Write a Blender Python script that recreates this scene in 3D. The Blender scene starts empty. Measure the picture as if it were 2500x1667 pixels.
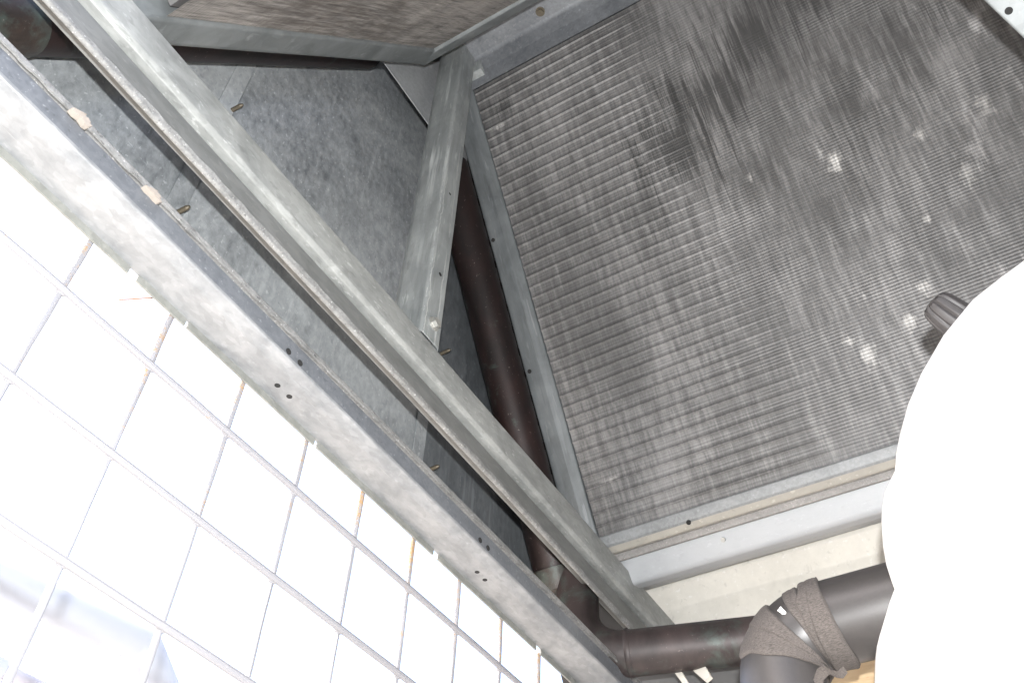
import bpy, bmesh, math, random
from mathutils import Vector, Matrix, noise

random.seed(7)
SC = bpy.context.scene
COL = SC.collection

# ------------------------------------------------------------------ camera
C_AX = Vector((0.860, -0.359, -0.363))     # world axes expressed as (right, down, forward) of the camera
F_PX = 2305.0
VA = Vector((3310 - 1250, 3430 - 833, F_PX)).normalized()
VB = Vector((1340 - 1250, -1284 - 833, F_PX))
VB = (VB - VA * VB.dot(VA)).normalized()
VC = VA.cross(VB)
# rows: world x, y, z in camera terms
right = Vector((VC.x, VA.x, VB.x)); down = Vector((VC.y, VA.y, VB.y)); fwd = Vector((VC.z, VA.z, VB.z))
cam_d = bpy.data.cameras.new('camera'); cam = bpy.data.objects.new('camera', cam_d); COL.objects.link(cam)
cam_d.sensor_width = 36.0; cam_d.lens = 36.0 * F_PX / 2500.0
cam_d.clip_start = 0.02; cam_d.clip_end = 2000
M = Matrix.Identity(4)
for i in range(3):
    M[i][0] = right[i]; M[i][1] = -down[i]; M[i][2] = -fwd[i]
cam.matrix_world = M
SC.camera = cam

# ------------------------------------------------------------------ world, sun, flash, exposure
SUN_EL, SUN_AZ = math.radians(52), math.radians(205)
W = bpy.data.worlds.new('World'); SC.world = W; W.use_nodes = True
wn = W.node_tree.nodes; wl = W.node_tree.links
bg = wn['Background']
sky = wn.new('ShaderNodeTexSky'); sky.sky_type = 'NISHITA'; sky.sun_disc = False
sky.sun_elevation = SUN_EL; sky.sun_rotation = SUN_AZ
sky.air_density = 0.8; sky.dust_density = 6.0; sky.ozone_density = 0.6
wl.new(sky.outputs[0], bg.inputs[0]); bg.inputs[1].default_value = 0.15

sd = bpy.data.lights.new('sun', 'SUN'); sd.energy = 2.0; sd.angle = math.radians(0.5); sd.color = (1, .95, .88)
so = bpy.data.objects.new('sun', sd); COL.objects.link(so)
sdir = Vector((math.sin(SUN_AZ) * math.cos(SUN_EL), math.cos(SUN_AZ) * math.cos(SUN_EL), math.sin(SUN_EL)))
so.rotation_euler = sdir.to_track_quat('Z', 'Y').to_euler(); so.location = sdir * 20

fl = bpy.data.lights.new('camera_flash', 'POINT'); fl.energy = 26.0; fl.shadow_soft_size = 0.012; fl.color = (1, 1, 1)
fo = bpy.data.objects.new('camera_flash', fl); COL.objects.link(fo)
fo.location = -down * 0.115 + right * 0.012

VS = SC.view_settings
VS.view_transform = 'Standard'; VS.look = 'None'; VS.exposure = 3.0; VS.gamma = 1.0; VS.use_curve_mapping = False

# ------------------------------------------------------------------ projecting helpers (pixel ray -> point on a chosen real plane)
def ray(u, v):
    a, b = u - 1250.0, v - 833.0
    return right * a + down * b + fwd * F_PX
def onx(u, v, x): r = ray(u, v); return r * (x / r.x)
def ony(u, v, y): r = ray(u, v); return r * (y / r.y)
def onz(u, v, z): r = ray(u, v); return r * (z / r.z)
def atd(u, v, d): return ray(u, v).normalized() * d

# ------------------------------------------------------------------ materials
def nt(name):
    m = bpy.data.materials.new(name); m.use_nodes = True
    t = m.node_tree; b = t.nodes['Principled BSDF']
    return m, t, b
def coords(t, scale=(1, 1, 1), kind='Object', rot=(0, 0, 0)):
    tc = t.nodes.new('ShaderNodeTexCoord'); mp = t.nodes.new('ShaderNodeMapping')
    mp.inputs['Scale'].default_value = scale; mp.inputs['Rotation'].default_value = rot
    t.links.new(tc.outputs[kind], mp.inputs[0]); return mp.outputs[0]
def nz(t, vec, scale, detail=4, rough=.55, dist=0.0):
    n = t.nodes.new('ShaderNodeTexNoise'); n.inputs['Scale'].default_value = scale
    n.inputs['Detail'].default_value = detail; n.inputs['Roughness'].default_value = rough
    n.inputs['Distortion'].default_value = dist
    t.links.new(vec, n.inputs['Vector']); return n.outputs['Fac']
def ramp(t, fac, stops):
    r = t.nodes.new('ShaderNodeValToRGB'); e = r.color_ramp.elements
    while len(e) < len(stops): e.new(0.5)
    for k, (p, c) in enumerate(stops):
        e[k].position = p; e[k].color = (c, c, c, 1) if not isinstance(c, tuple) else (*c, 1)
    t.links.new(fac, r.inputs[0]); return r.outputs[0]
def mix(t, fac, a, b, mode='MIX'):
    m = t.nodes.new('ShaderNodeMix'); m.data_type = 'RGBA'; m.blend_type = mode
    for s, v in ((0, fac), (6, a), (7, b)):
        if isinstance(v, (int, float)): m.inputs[s].default_value = v
        elif isinstance(v, tuple): m.inputs[s].default_value = (*v, 1)
        else: t.links.new(v, m.inputs[s])
    return m.outputs[2]
def math_n(t, op, a, b):
    m = t.nodes.new('ShaderNodeMath'); m.operation = op
    for s, v in ((0, a), (1, b)):
        if isinstance(v, (int, float)): m.inputs[s].default_value = v
        else: t.links.new(v, m.inputs[s])
    return m.outputs[0]
def bump(t, b, h, strength=.2, dist=.002):
    n = t.nodes.new('ShaderNodeBump'); n.inputs['Strength'].default_value = strength; n.inputs['Distance'].default_value = dist
    t.links.new(h, n.inputs['Height']); t.links.new(n.outputs[0], b.inputs['Normal'])

def galv(name, dark, light, cloud=5.0, mott=70.0, stretch=(1, 1, 1), contrast=.5, speck=.25, metal=.25, rough=.5, drips=0.0, bstr=.15):
    """weathered zinc sheet: clouds, spangle mottling, pale oxide specks, optional downward drip streaks"""
    m, t, b = nt(name)
    v0 = coords(t); v1 = coords(t, stretch)
    c = ramp(t, nz(t, v0, cloud, 5, .6, .6), [(.36, 0.0), (.64, 1.0)])
    mo = ramp(t, nz(t, v1, mott, 6, .7, .3), [(.5 - contrast * .35, 0.0), (.5 + contrast * .35, 1.0)])
    f = mix(t, .55, c, mo)
    col = mix(t, f, dark, light)
    sp = ramp(t, nz(t, v1, mott * 2.1, 3, .6), [(.62, 0.0), (.70, 1.0)])
    col = mix(t, math_n(t, 'MULTIPLY', sp, speck), col, tuple(min(.8, x * 1.5 + .05) for x in light))
    vo = t.nodes.new('ShaderNodeTexVoronoi'); vo.inputs['Scale'].default_value = mott * 2.6; t.links.new(v1, vo.inputs['Vector'])
    bw = t.nodes.new('ShaderNodeRGBToBW'); t.links.new(vo.outputs['Color'], bw.inputs[0])
    sg = ramp(t, bw.outputs[0], [(.2, .90), (.8, 1.08)])
    col = mix(t, .0 if max(light) > .45 or 'pale' in name or 'gutter' in name or 'white' in name else .8, col, sg, 'MULTIPLY')
    scr = ramp(t, nz(t, coords(t, (stretch[0] * 1.0, stretch[1] * .12, stretch[2] * 1.0), 'Object', (.5, .3, .2)), 260, 3, .7), [(.66, 0.0), (.72, 1.0)])
    col = mix(t, math_n(t, 'MULTIPLY', scr, .22), col, tuple(min(.8, x * 1.5) for x in light))
    dk = ramp(t, nz(t, v1, mott * 1.3, 3, .6, .5), [(.30, 1.0), (.38, 0.0)])
    col = mix(t, math_n(t, 'MULTIPLY', dk, speck * .9), col, tuple(x * .55 for x in dark))
    if drips:
        vd = coords(t, (1, 1, .05))
        d1 = ramp(t, nz(t, vd, 55, 4, .6), [(.56, 0.0), (.66, 1.0)])
        d2 = ramp(t, nz(t, v0, 4, 2, .5), [(.45, 0.0), (.6, 1.0)])
        col = mix(t, math_n(t, 'MULTIPLY', math_n(t, 'MULTIPLY', d1, d2), drips), col, tuple(min(.8, x * 1.45 + .05) for x in light))
    t.links.new(col, b.inputs['Base Color'])
    r = mix(t, mo, (rough - .1,) * 3, (rough + .15,) * 3); t.links.new(r, b.inputs['Roughness'])
    b.inputs['Metallic'].default_value = metal
    bump(t, b, mix(t, .5, mo, nz(t, v0, mott * 3, 3)), bstr, .0015)
    return m

def post_mat():
    m = MT['post']; t = m.node_tree; b = t.nodes['Principled BSDF']
    src = b.inputs['Base Color'].links[0].from_socket
    tc = t.nodes.new('ShaderNodeTexCoord'); sx = t.nodes.new('ShaderNodeSeparateXYZ'); t.links.new(tc.outputs['Object'], sx.inputs[0])
    wob = nz(t, coords(t, (0, 0, 1)), 9, 4, .7); wid = nz(t, coords(t, (0, 0, 1), 'Object', (0, 0, 0)), 31, 4, .7)
    keep = ramp(t, nz(t, coords(t, (2, 6, 1)), 5, 3, .6), [(.36, 0.0), (.5, 1.0)])
    col = src
    for (y0, amp, w0) in ((-.031, .022, .0028), (.012, .020, .0016), (-.022, .03, .0012)):
        c = math_n(t, 'ADD', math_n(t, 'MULTIPLY', math_n(t, 'SUBTRACT', wob, .5), amp), y0)
        d = math_n(t, 'ABSOLUTE', math_n(t, 'SUBTRACT', sx.outputs[1], c), 0.0)
        hw = math_n(t, 'MULTIPLY', wid, w0 * 2.2)
        f = math_n(t, 'MULTIPLY', math_n(t, 'LESS_THAN', d, hw), math_n(t, 'GREATER_THAN', sx.outputs[0], .0008))
        z = t.nodes.new('ShaderNodeMapRange'); z.inputs[1].default_value = .72; z.inputs[2].default_value = .45; t.links.new(sx.outputs[2], z.inputs[0])
        col = mix(t, math_n(t, 'MULTIPLY', math_n(t, 'MULTIPLY', f, math_n(t, 'MULTIPLY', z.outputs[0], keep)), .6), col, (.50, .52, .51))
    t.links.new(col, b.inputs['Base Color'])
def plain(name, col, rough=.5, metal=0.0, var=.25, sc=40, bstr=.1):
    m, t, b = nt(name); v = coords(t)
    c = mix(t, nz(t, v, sc, 4, .6), tuple(x * (1 - var) for x in col), tuple(min(1, x * (1 + var)) for x in col))
    t.links.new(c, b.inputs['Base Color']); b.inputs['Roughness'].default_value = rough; b.inputs['Metallic'].default_value = metal
    bump(t, b, nz(t, v, sc * 3, 3), bstr, .001)
    return m

MT = {}
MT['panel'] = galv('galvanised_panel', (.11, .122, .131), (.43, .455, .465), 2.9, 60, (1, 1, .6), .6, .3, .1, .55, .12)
MT['panel_grimed_shaded'] = galv('galvanised_panel_grimed_shaded', (.06, .067, .074), (.18, .195, .204), 3.0, 42, (1, 1, .4), .6, .25, .1, .55, .3)  # darker panel copy: dirt and grazing-light falloff both in its colour
MT['ridge'] = galv('galvanised_ridge', (.09, .098, .11), (.21, .222, .236), 6, 60, (1, 1, 1), .8, .3, .2, .5)
MT['post'] = galv('galvanised_post', (.16, .175, .178), (.33, .35, .348), 8, 45, (1, 1, .15), .7, .35, .15, .5, .8)
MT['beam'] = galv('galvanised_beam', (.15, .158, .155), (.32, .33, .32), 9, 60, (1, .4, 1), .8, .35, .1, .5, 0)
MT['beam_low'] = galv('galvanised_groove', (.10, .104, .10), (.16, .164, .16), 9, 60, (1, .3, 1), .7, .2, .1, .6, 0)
MT['lip'] = galv('galvanised_cut_edge', (.11, .112, .11), (.27, .27, .265), 30, 120, (1, 1, 1), .6, .8, .1, .6, 0, .8)
MT['sill'] = galv('galvanised_sill', (.115, .124, .133), (.285, .29, .295), 11, 50, (1, .5, 1), .9, .12, .1, .42, 0)
MT['sill_web_shaded'] = galv('galvanised_sill_web_shaded', (.088, .095, .105), (.155, .165, .178), 8, 70, (1, 1, 1), .7, .5, .15, .5, 0)  # same zinc made darker: shade of the upright face put into colour
MT['strip'] = galv('galvanised_strip', (.15, .155, .145), (.22, .225, .21), 8, 40, (1, 1, 1), .5, .2, .1, .5, 0)
MT['rail'] = galv('galvanised_rail', (.065, .073, .077), (.17, .183, .19), 7, 40, (1, .12, 1), .8, .3, .15, .5, 0)
MT['rail_low'] = galv('galvanised_rail_speckled', (.16, .168, .173), (.27, .28, .285), 8, 75, (1, 1, 1), .7, .2, .15, .5, 0)
MT['gutter'] = galv('galvanised_gutter', (.31, .325, .34), (.39, .403, .417), 5, 60, (.5, 1, 1), .8, .12, .1, .5, 0)
MT['grey_strip'] = galv('galvanised_grey', (.16, .155, .15), (.30, .29, .28), 8, 120, (1, 1, 1), .7, .5, .1, .6, 0)
MT['cream'] = galv('galvanised_pale', (.50, .485, .44), (.64, .62, .565), 5, 40, (1, 1, 1), .6, .3, .05, .55, 0)  # cream tint carries the warm ground bounce on the zinc skirt
MT['cream_lip'] = galv('pale_lip', (.24, .23, .205), (.33, .315, .28), 5, 40, (1, 1, 1), .6, .3, .05, .55, 0)
MT['gusset'] = galv('galvanised_gusset', (.28, .295, .305), (.42, .435, .445), 6, 60, (1, 1, 1), .6, .2, .15, .5)
MT['frame2'] = galv('galvanised_coil_frame', (.085, .095, .097), (.215, .232, .236), 7, 40, (.3, .3, 1), .8, .3, .15, .5)
MT['gap_shade'] = plain('gap_shade_sheet', (.018, .017, .017), .8)  # near-black colour standing for the shade in the gap beside the header
MT['hole'] = plain('hole_shade', (.012, .012, .012), .9)  # near-black discs: shade inside the holes painted as colour
MT['bolt'] = plain('bolt_zinc', (.36, .36, .34), .35, .5, .2, 200)
MT['bolt_dark'] = plain('screw_tarnished', (.10, .085, .06), .45, .4, .4, 300)
MT['white'] = plain('white_shell', (.86, .86, .85), .45, 0, .01, 8, .0)
MT['knob'] = plain('grey_plastic', (.036, .033, .033), .5, 0, .12, 150, .1)
MT['insul'] = plain('black_insulation', (.036, .033, .032), .40, 0, .2, 260, .15)
MT['foam'] = plain('pale_foam', (.27, .24, .21), .8, 0, .15, 200, .6)
MT['patch'] = plain('white_paint_chip', (.8, .8, .78), .6)
MT['chrome'] = plain('bright_pipe', (.42, .42, .48), .3, .2, .1, 50)
MT['blue_white'] = plain('white_lagging', (.365, .395, .455), .7, 0, .03, 6)
MT['ground'] = plain('pale_concrete', (.23, .216, .193), .9, 0, .15, 3, .2)
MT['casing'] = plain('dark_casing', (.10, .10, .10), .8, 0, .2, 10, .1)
MT['twig'] = plain('dry_twig', (.30, .17, .10), .8)

def tape_mat():
    m, t, b = nt('cloth_tape'); 
    v = coords(t, (1, 1, 1)); v2 = coords(t, (1, 6, 6))
    n = nz(t, v2, 210, 4, .7, .4)
    c = mix(t, ramp(t, n, [(.3, 0.0), (.7, 1.0)]), (.018, .015, .014), (.128, .112, .102))
    t.links.new(c, b.inputs['Base Color']); b.inputs['Roughness'].default_value = .9
    bump(t, b, n, .5, .002); return m
MT['tape'] = tape_mat()

def copper_mat(name, patina, dk=(.022, .014, .013), lt=(.085, .045, .042)):
    m, t, b = nt(name); v = coords(t); v2 = coords(t, (1, 1, .25))
    c = mix(t, ramp(t, nz(t, v2, 14, 5, .65, .4), [(.32, 0.0), (.7, 1.0)]), dk, lt)
    p = ramp(t, nz(t, v, 11, 6, .7, .5), [(.62 - patina * .2, 0.0), (.74 - patina * .12, 1.0)])
    c = mix(t, math_n(t, 'MULTIPLY', p, .75), c, (.06, .085, .075))
    s = ramp(t, nz(t, v, 130, 3, .7), [(.66, 0.0), (.73, 1.0)])
    c = mix(t, math_n(t, 'MULTIPLY', s, .5), c, (.25, .2, .19))
    t.links.new(c, b.inputs['Base Color']); b.inputs['Roughness'].default_value = .5; b.inputs['Metallic'].default_value = .2
    bump(t, b, nz(t, v, 60, 4), .15, .002); return m
MT['copper'] = copper_mat('tarnished_copper', .1, (.0045, .0035, .0035), (.019, .0085, .0078))
MT['copper_green'] = copper_mat('green_copper', .8, (.014, .013, .012), (.04, .027, .022))
MT['copper_dark'] = plain('dark_copper', (.012, .008, .008), .5, .2)
MT['copper_dust'] = copper_mat('dusty_copper', .45, (.015, .012, .012), (.058, .043, .042))

def wire_mat(name='rusting_wire', th=.585):
    m, t, b = nt(name); v = coords(t)
    n = nz(t, v, 22, 5, .75, .3); n2 = nz(t, v, 200, 3, .7)
    tc = t.nodes.new('ShaderNodeTexCoord'); sx = t.nodes.new('ShaderNodeSeparateXYZ'); t.links.new(tc.outputs['Object'], sx.inputs[0])
    k = t.nodes.new('ShaderNodeMapRange'); k.inputs[1].default_value = .45; k.inputs[2].default_value = .92; k.inputs[3].default_value = -.10; k.inputs[4].default_value = .12
    t.links.new(sx.outputs[2], k.inputs[0])
    f = math_n(t, 'ADD', math_n(t, 'ADD', math_n(t, 'MULTIPLY', n, .6), math_n(t, 'MULTIPLY', n2, .4)), k.outputs[0])
    f = ramp(t, f, [(th, 0.0), (th + .115, 1.0)])
    c = mix(t, f, (.21, .21, .225), (.28, .175, .085))
    t.links.new(c, b.inputs['Base Color']); b.inputs['Roughness'].default_value = .6
    bump(t, b, n2, .4, .001); return m
MT['wire'] = wire_mat(); MT['wire_grey'] = wire_mat('grey_wire', .655)

def fin_mat(name, base, lighter, darker, marks=True, ct=.26, fs=420):
    """aluminium fin pack: local x along the tubes, local y across them"""
    m, t, b = nt(name)
    v = coords(t)
    fine = nz(t, coords(t, (1, .045, 1)), fs, 3, .8)                    # single fins
    med = nz(t, coords(t, (1, .10, 1)), 75, 5, .75, .1)                   # combed streaks
    big = nz(t, coords(t, (1, .35, 1)), 4.2, 4, .6, .4)                   # dirt clouds
    cross = nz(t, coords(t, (.06, 1, 1)), 190, 3, .7)                     # lines along tubes
    c = mix(t, ramp(t, fine, [(.25, 0.0), (.75, 1.0)]), tuple(x * (1 - ct) for x in base), tuple(x * (1 + ct) for x in base))
    c = mix(t, math_n(t, 'MULTIPLY', ramp(t, cross, [(.35, 1.0), (.6, 0.0)]), .35), c, darker)
    st = math_n(t, 'ADD', math_n(t, 'MULTIPLY', med, .62), math_n(t, 'MULTIPLY', big, .50))
    c = mix(t, math_n(t, 'MULTIPLY', ramp(t, st, [(.45, 1.0), (.57, 0.0)]), .6), c, darker)
    c = mix(t, math_n(t, 'MULTIPLY', ramp(t, st, [(.56, 0.0), (.69, 1.0)]), .52), c, lighter)
    if marks:
        sx = t.nodes.new('ShaderNodeSeparateXYZ'); tc = t.nodes.new('ShaderNodeTexCoord'); t.links.new(tc.outputs['Object'], sx.inputs[0])
        # combed-over (bent) fins: bright scuffs, denser towards the far end of the coil
        k = t.nodes.new('ShaderNodeMapRange'); k.inputs[1].default_value = -.45; k.inputs[2].default_value = .35; k.inputs[3].default_value = -.09; k.inputs[4].default_value = .10
        t.links.new(sx.outputs[0], k.inputs[0])
        b1 = nz(t, coords(t, (1, .5, 1)), 13, 2, .5, .2); b2 = nz(t, coords(t, (1, .16, 1)), 120, 3, .7); comb = nz(t, coords(t, (1, .035, 1)), 70, 4, .8); b3 = nz(t, coords(t, (.5, 1, 1)), 70, 2, .6)
        f = math_n(t, 'ADD', math_n(t, 'ADD', math_n(t, 'MULTIPLY', b1, .7), math_n(t, 'MULTIPLY', b2, .3)), k.outputs[0])
        c = mix(t, math_n(t, 'MULTIPLY', ramp(t, f, [(.66, 0.0), (.80, 1.0)]), .6), c, tuple(min(.75, x * 1.7) for x in lighter))
        # listed scuffs (x, s, half width, half length)
        for (px, ps, hw, hl, w) in SCUFFS:
            d = t.nodes.new('ShaderNodeVectorMath'); d.operation = 'SUBTRACT'; t.links.new(tc.outputs['Object'], d.inputs[0]); d.inputs[1].default_value = (px, ps, 0)
            e = t.nodes.new('ShaderNodeVectorMath'); e.operation = 'MULTIPLY'; t.links.new(d.outputs[0], e.inputs[0]); e.inputs[1].default_value = (1 / hw, 1 / hl, 0)
            L = t.nodes.new('ShaderNodeVectorMath'); L.operation = 'LENGTH'; t.links.new(e.outputs[0], L.inputs[0])
            q = math_n(t, 'ADD', L.outputs['Value'], math_n(t, 'MULTIPLY', math_n(t, 'SUBTRACT', math_n(t, 'ADD', math_n(t, 'MULTIPLY', b2, .6), math_n(t, 'MULTIPLY', b3, .4)), .5), 4.5))
            c = mix(t, math_n(t, 'MULTIPLY', math_n(t, 'MULTIPLY', ramp(t, q, [(.2, 1.0), (1.15, 0.0)]), ramp(t, comb, [(.35, .35), (.62, 1.0)])), w), c, (.58, .57, .55))
        for (px, ps, hw, hl, w) in SMEARS:
            d = t.nodes.new('ShaderNodeVectorMath'); d.operation = 'SUBTRACT'; t.links.new(tc.outputs['Object'], d.inputs[0]); d.inputs[1].default_value = (px, ps, 0)
            e = t.nodes.new('ShaderNodeVectorMath'); e.operation = 'MULTIPLY'; t.links.new(d.outputs[0], e.inputs[0]); e.inputs[1].default_value = (1 / hw, 1 / hl, 0)
            L = t.nodes.new('ShaderNodeVectorMath'); L.operation = 'LENGTH'; t.links.new(e.outputs[0], L.inputs[0])
            q = math_n(t, 'ADD', L.outputs['Value'], math_n(t, 'MULTIPLY', math_n(t, 'SUBTRACT', math_n(t, 'ADD', math_n(t, 'MULTIPLY', comb, .75), math_n(t, 'MULTIPLY', b1, .25)), .5), 6.5))
            c = mix(t, math_n(t, 'MULTIPLY', ramp(t, q, [(.25, 1.0), (1.15, 0.0)]), w), c, tuple(x * .72 for x in darker))
    t.links.new(c, b.inputs['Base Color']); b.inputs['Roughness'].default_value = .5; b.inputs['Metallic'].default_value = .2
    h = mix(t, .4, fine, med)
    bump(t, b, h, .35, .002)
    return m

post_mat()
# ------------------------------------------------------------------ objects
def thing(name, label, cat, loc=(0, 0, 0), group=None):
    o = bpy.data.objects.new(name, None); COL.objects.link(o); o.location = loc
    o['label'] = label; o['category'] = cat
    if group: o['group'] = group
    o.empty_display_size = .05
    return o
def tag(o, label=None, cat=None, group=None, kind=None):
    if label: o['label'] = label
    if cat: o['category'] = cat
    if group: o['group'] = group
    if kind: o['kind'] = kind
    return o
BASE = {}
def origin(p):
    v = Vector((0, 0, 0))
    while p is not None:
        v += Vector(p.location); p = p.parent
    return v
def obj(name, bm, mat, parent=None, base=None, smooth=True, angle=35):
    """link a bmesh (world coordinates) as ONE mesh object"""
    org = origin(parent) if parent else Vector(base or (0, 0, 0))
    if any(abs(c) > 0 for c in org): bmesh.ops.translate(bm, verts=bm.verts, vec=-org)
    bmesh.ops.recalc_face_normals(bm, faces=bm.faces)
    me = bpy.data.meshes.new(name); bm.to_mesh(me); bm.free()
    if smooth:
        me.polygons.foreach_set('use_smooth', [True] * len(me.polygons)); me.set_sharp_from_angle(angle=math.radians(angle))
    for mm in (mat if isinstance(mat, list) else [mat]): me.materials.append(mm)
    o = bpy.data.objects.new(name, me); COL.objects.link(o)
    if parent: o.parent = parent
    else: o.location = org
    return o

def quadstrip(bm, rings, close_ring=False, close_path=False, caps=False):
    vs = [[bm.verts.new(p) for p in r] for r in rings]
    n = len(rings[0]); m = len(vs)
    for i in range(m - 1 if not close_path else m):
        a, b = vs[i], vs[(i + 1) % m]
        for j in range(n if close_ring else n - 1):
            k = (j + 1) % n
            bm.faces.new((a[j], a[k], b[k], b[j]))
    if caps and close_ring:
        bm.faces.new(vs[0][::-1]); bm.faces.new(vs[-1])
    return vs

def fillet(pts, radii, seg=5):
    """round the corners of an open 2D polyline"""
    out = [Vector(pts[0])]
    for i in range(1, len(pts) - 1):
        p0, p1, p2 = Vector(pts[i - 1]), Vector(pts[i]), Vector(pts[i + 1])
        r = radii if isinstance(radii, (int, float)) else radii[i - 1]
        if r <= 0: out.append(p1); continue
        a = (p0 - p1).normalized(); b = (p2 - p1).normalized()
        ang = a.angle(b); d = min(r / math.tan(ang / 2), (p0 - p1).length * .48, (p2 - p1).length * .48)
        s, e = p1 + a * d, p1 + b * d
        for k in range(seg + 1):
            u = k / seg
            out.append((1 - u) ** 2 * s + 2 * u * (1 - u) * p1 + u * u * e)
    out.append(Vector(pts[-1])); return out

def sheet(bm, pts, th, place, a0, a1, n=1, jit=0.0, edge_jit=0.0):
    """folded sheet metal: 2D polyline given thickness, extruded along the axis. place(a, p, q) -> world point"""
    P = [Vector(p) for p in pts]; N = []
    for i in range(len(P)):
        d = Vector((0, 0))
        if i: d += (P[i] - P[i - 1]).normalized()
        if i < len(P) - 1: d += (P[i + 1] - P[i]).normalized()
        d.normalize(); N.append(Vector((-d.y, d.x)))
    loop = [P[i] + N[i] * th / 2 for i in range(len(P))] + [P[i] - N[i] * th / 2 for i in reversed(range(len(P)))]
    rings = []
    for k in range(n + 1):
        a = a0 + (a1 - a0) * k / n; r = []
        for q in loop:
            o = Vector((0, 0))
            if jit: o = Vector((noise.noise((a * 3, q.x * 6, q.y * 6)), noise.noise((a * 3 + 40, q.x * 6, q.y * 6)))) * jit
            r.append(place(a, q.x + o.x, q.y + o.y))
        if edge_jit:
            for idx in (0, len(loop) - 1):
                q = loop[idx]; d = (P[0] - P[1]).normalized() * noise.noise((a * 45, 3.1, 7.7)) * edge_jit
                o = Vector(r[idx]); r[idx] = place(a, q.x + d.x, q.y + d.y)
        rings.append(r)
    quadstrip(bm, rings, True, False, True)
    return bm
yz_along_x = lambda a, p, q: Vector((a, p, q))
xz_along_y = lambda a, p, q: Vector((p, a, q))
xy_along_z = lambda a, p, q: Vector((p, q, a))

def box(bm, c, s, rot=None, bev=0.0):
    r = bmesh.ops.create_cube(bm, size=1.0); vs = r['verts']
    mt = Matrix.Translation(Vector(c)) @ ((rot.to_4x4()) if rot else Matrix.Identity(4)) @ Matrix.Diagonal((*s, 1))
    bmesh.ops.transform(bm, matrix=mt, verts=vs)
    if bev:
        es = list({e for v in vs for e in v.link_edges})
        bmesh.ops.bevel(bm, geom=es, offset=bev, segments=2, affect='EDGES', profile=.5)
    return bm

def frames(path):
    T = []
    for i in range(len(path)):
        d = Vector((0, 0, 0))
        if i: d += (path[i] - path[i - 1]).normalized()
        if i < len(path) - 1: d += (path[i + 1] - path[i]).normalized()
        T.append(d.normalized())
    up = Vector((0, 0, 1)) if abs(T[0].z) < .9 else Vector((1, 0, 0))
    u = T[0].cross(up).normalized(); out = []
    for t in T:
        u = (u - t * u.dot(t)).normalized(); out.append((t, u, t.cross(u)))
    return out
def tube(bm, path, rad, seg=20, caps=True, jit=0.0):
    fr = frames(path); rings = []
    for i, (p, (t, u, w)) in enumerate(zip(path, fr)):
        r = rad(i) if callable(rad) else rad; ring = []
        for k in range(seg):
            a = 2 * math.pi * k / seg
            rr = r + (noise.noise((p * 9 + (u * math.cos(a) + w * math.sin(a)) * 1.3)) * jit if jit else 0)
            ring.append(p + (u * math.cos(a) + w * math.sin(a)) * rr)
        rings.append(ring)
    quadstrip(bm, rings, True, False, caps); return bm
def lerp_path(a, b, n):
    a, b = Vector(a), Vector(b); return [a.lerp(b, k / n) for k in range(n + 1)]
def bend_path(pts, r, seg=10, sub=4):
    """polyline with rounded corners"""
    pts = [Vector(p) for p in pts]; out = [pts[0]]
    for i in range(1, len(pts) - 1):
        a = (pts[i - 1] - pts[i]).normalized(); b = (pts[i + 1] - pts[i]).normalized()
        d = r / math.tan(a.angle(b) / 2)
        s, e = pts[i] + a * d, pts[i] + b * d
        cdir = (a + b).normalized(); c = pts[i] + cdir * (r / math.sin(a.angle(b) / 2))
        for k in range(sub): out.append(out[-1].lerp(s, .5) if False else pts[i - 1].lerp(s, (k + 1) / (sub + 1)) if i == 1 else out[-1].lerp(s, 1 / (sub + 1 - k)))
        v0, v1 = s - c, e - c; tot = v0.angle(v1); ax = v0.cross(v1).normalized()
        for k in range(seg + 1): out.append(c + Matrix.Rotation(tot * k / seg, 3, ax) @ v0)
    last = out[-1]
    for k in range(1, sub + 1): out.append(last.lerp(pts[-1], k / sub))
    return out
def disc_cyl(bm, c, n, r, h, seg=16, r2=None):
    """short cylinder standing on c along n"""
    n = Vector(n).normalized(); q = n.to_track_quat('Z', 'Y').to_matrix().to_4x4()
    bmesh.ops.create_cone(bm, cap_ends=True, segments=seg, radius1=r, radius2=r if r2 is None else r2, depth=h,
                          matrix=Matrix.Translation(Vector(c) + n * h / 2) @ q)
    return bm
def hole(parent, c, n, r, name='bolt_hole'):
    """punched hole as a thin dark disc; the shade inside is its colour"""
    bm = bmesh.new(); n = Vector(n).normalized()
    disc_cyl(bm, Vector(c) - n * .004, n, r, .0046)
    return obj(name, bm, MT['hole'], parent)
def hexbolt(parent, c, n, r=.011, name='bolt'):
    bm = bmesh.new(); n = Vector(n).normalized()
    disc_cyl(bm, c, n, r * 1.35, .0025, 24)
    disc_cyl(bm, Vector(c) + n * .0025, n, r, .008, 6)
    disc_cyl(bm, Vector(c) + n * .0105, n, r * .8, .001, 16)
    return obj(name, bm, MT['bolt'], parent, smooth=False)
def screw_tip(parent, c, n, L=.022, r=.0045, name='screw'):
    bm = bmesh.new(); n = Vector(n).normalized()
    path = [Vector(c) + n * (L * k / 12) for k in range(13)]
    tube(bm, path, lambda i: r * (1.0 + .14 * (i % 2)) * (1 if i < 11 else .6), 10)
    return obj(name, bm, MT['bolt_dark'], parent)

XB = -0.73      # inner face of the end frame
XP = -0.955     # end sheets

# ================================================================== ground
bm = bmesh.new(); 
bmesh.ops.create_grid(bm, x_segments=8, y_segments=8, size=400, matrix=Matrix.Translation((0, 0, -.62)))
tag(obj('ground', bm, MT['ground']), kind='structure')

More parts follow.
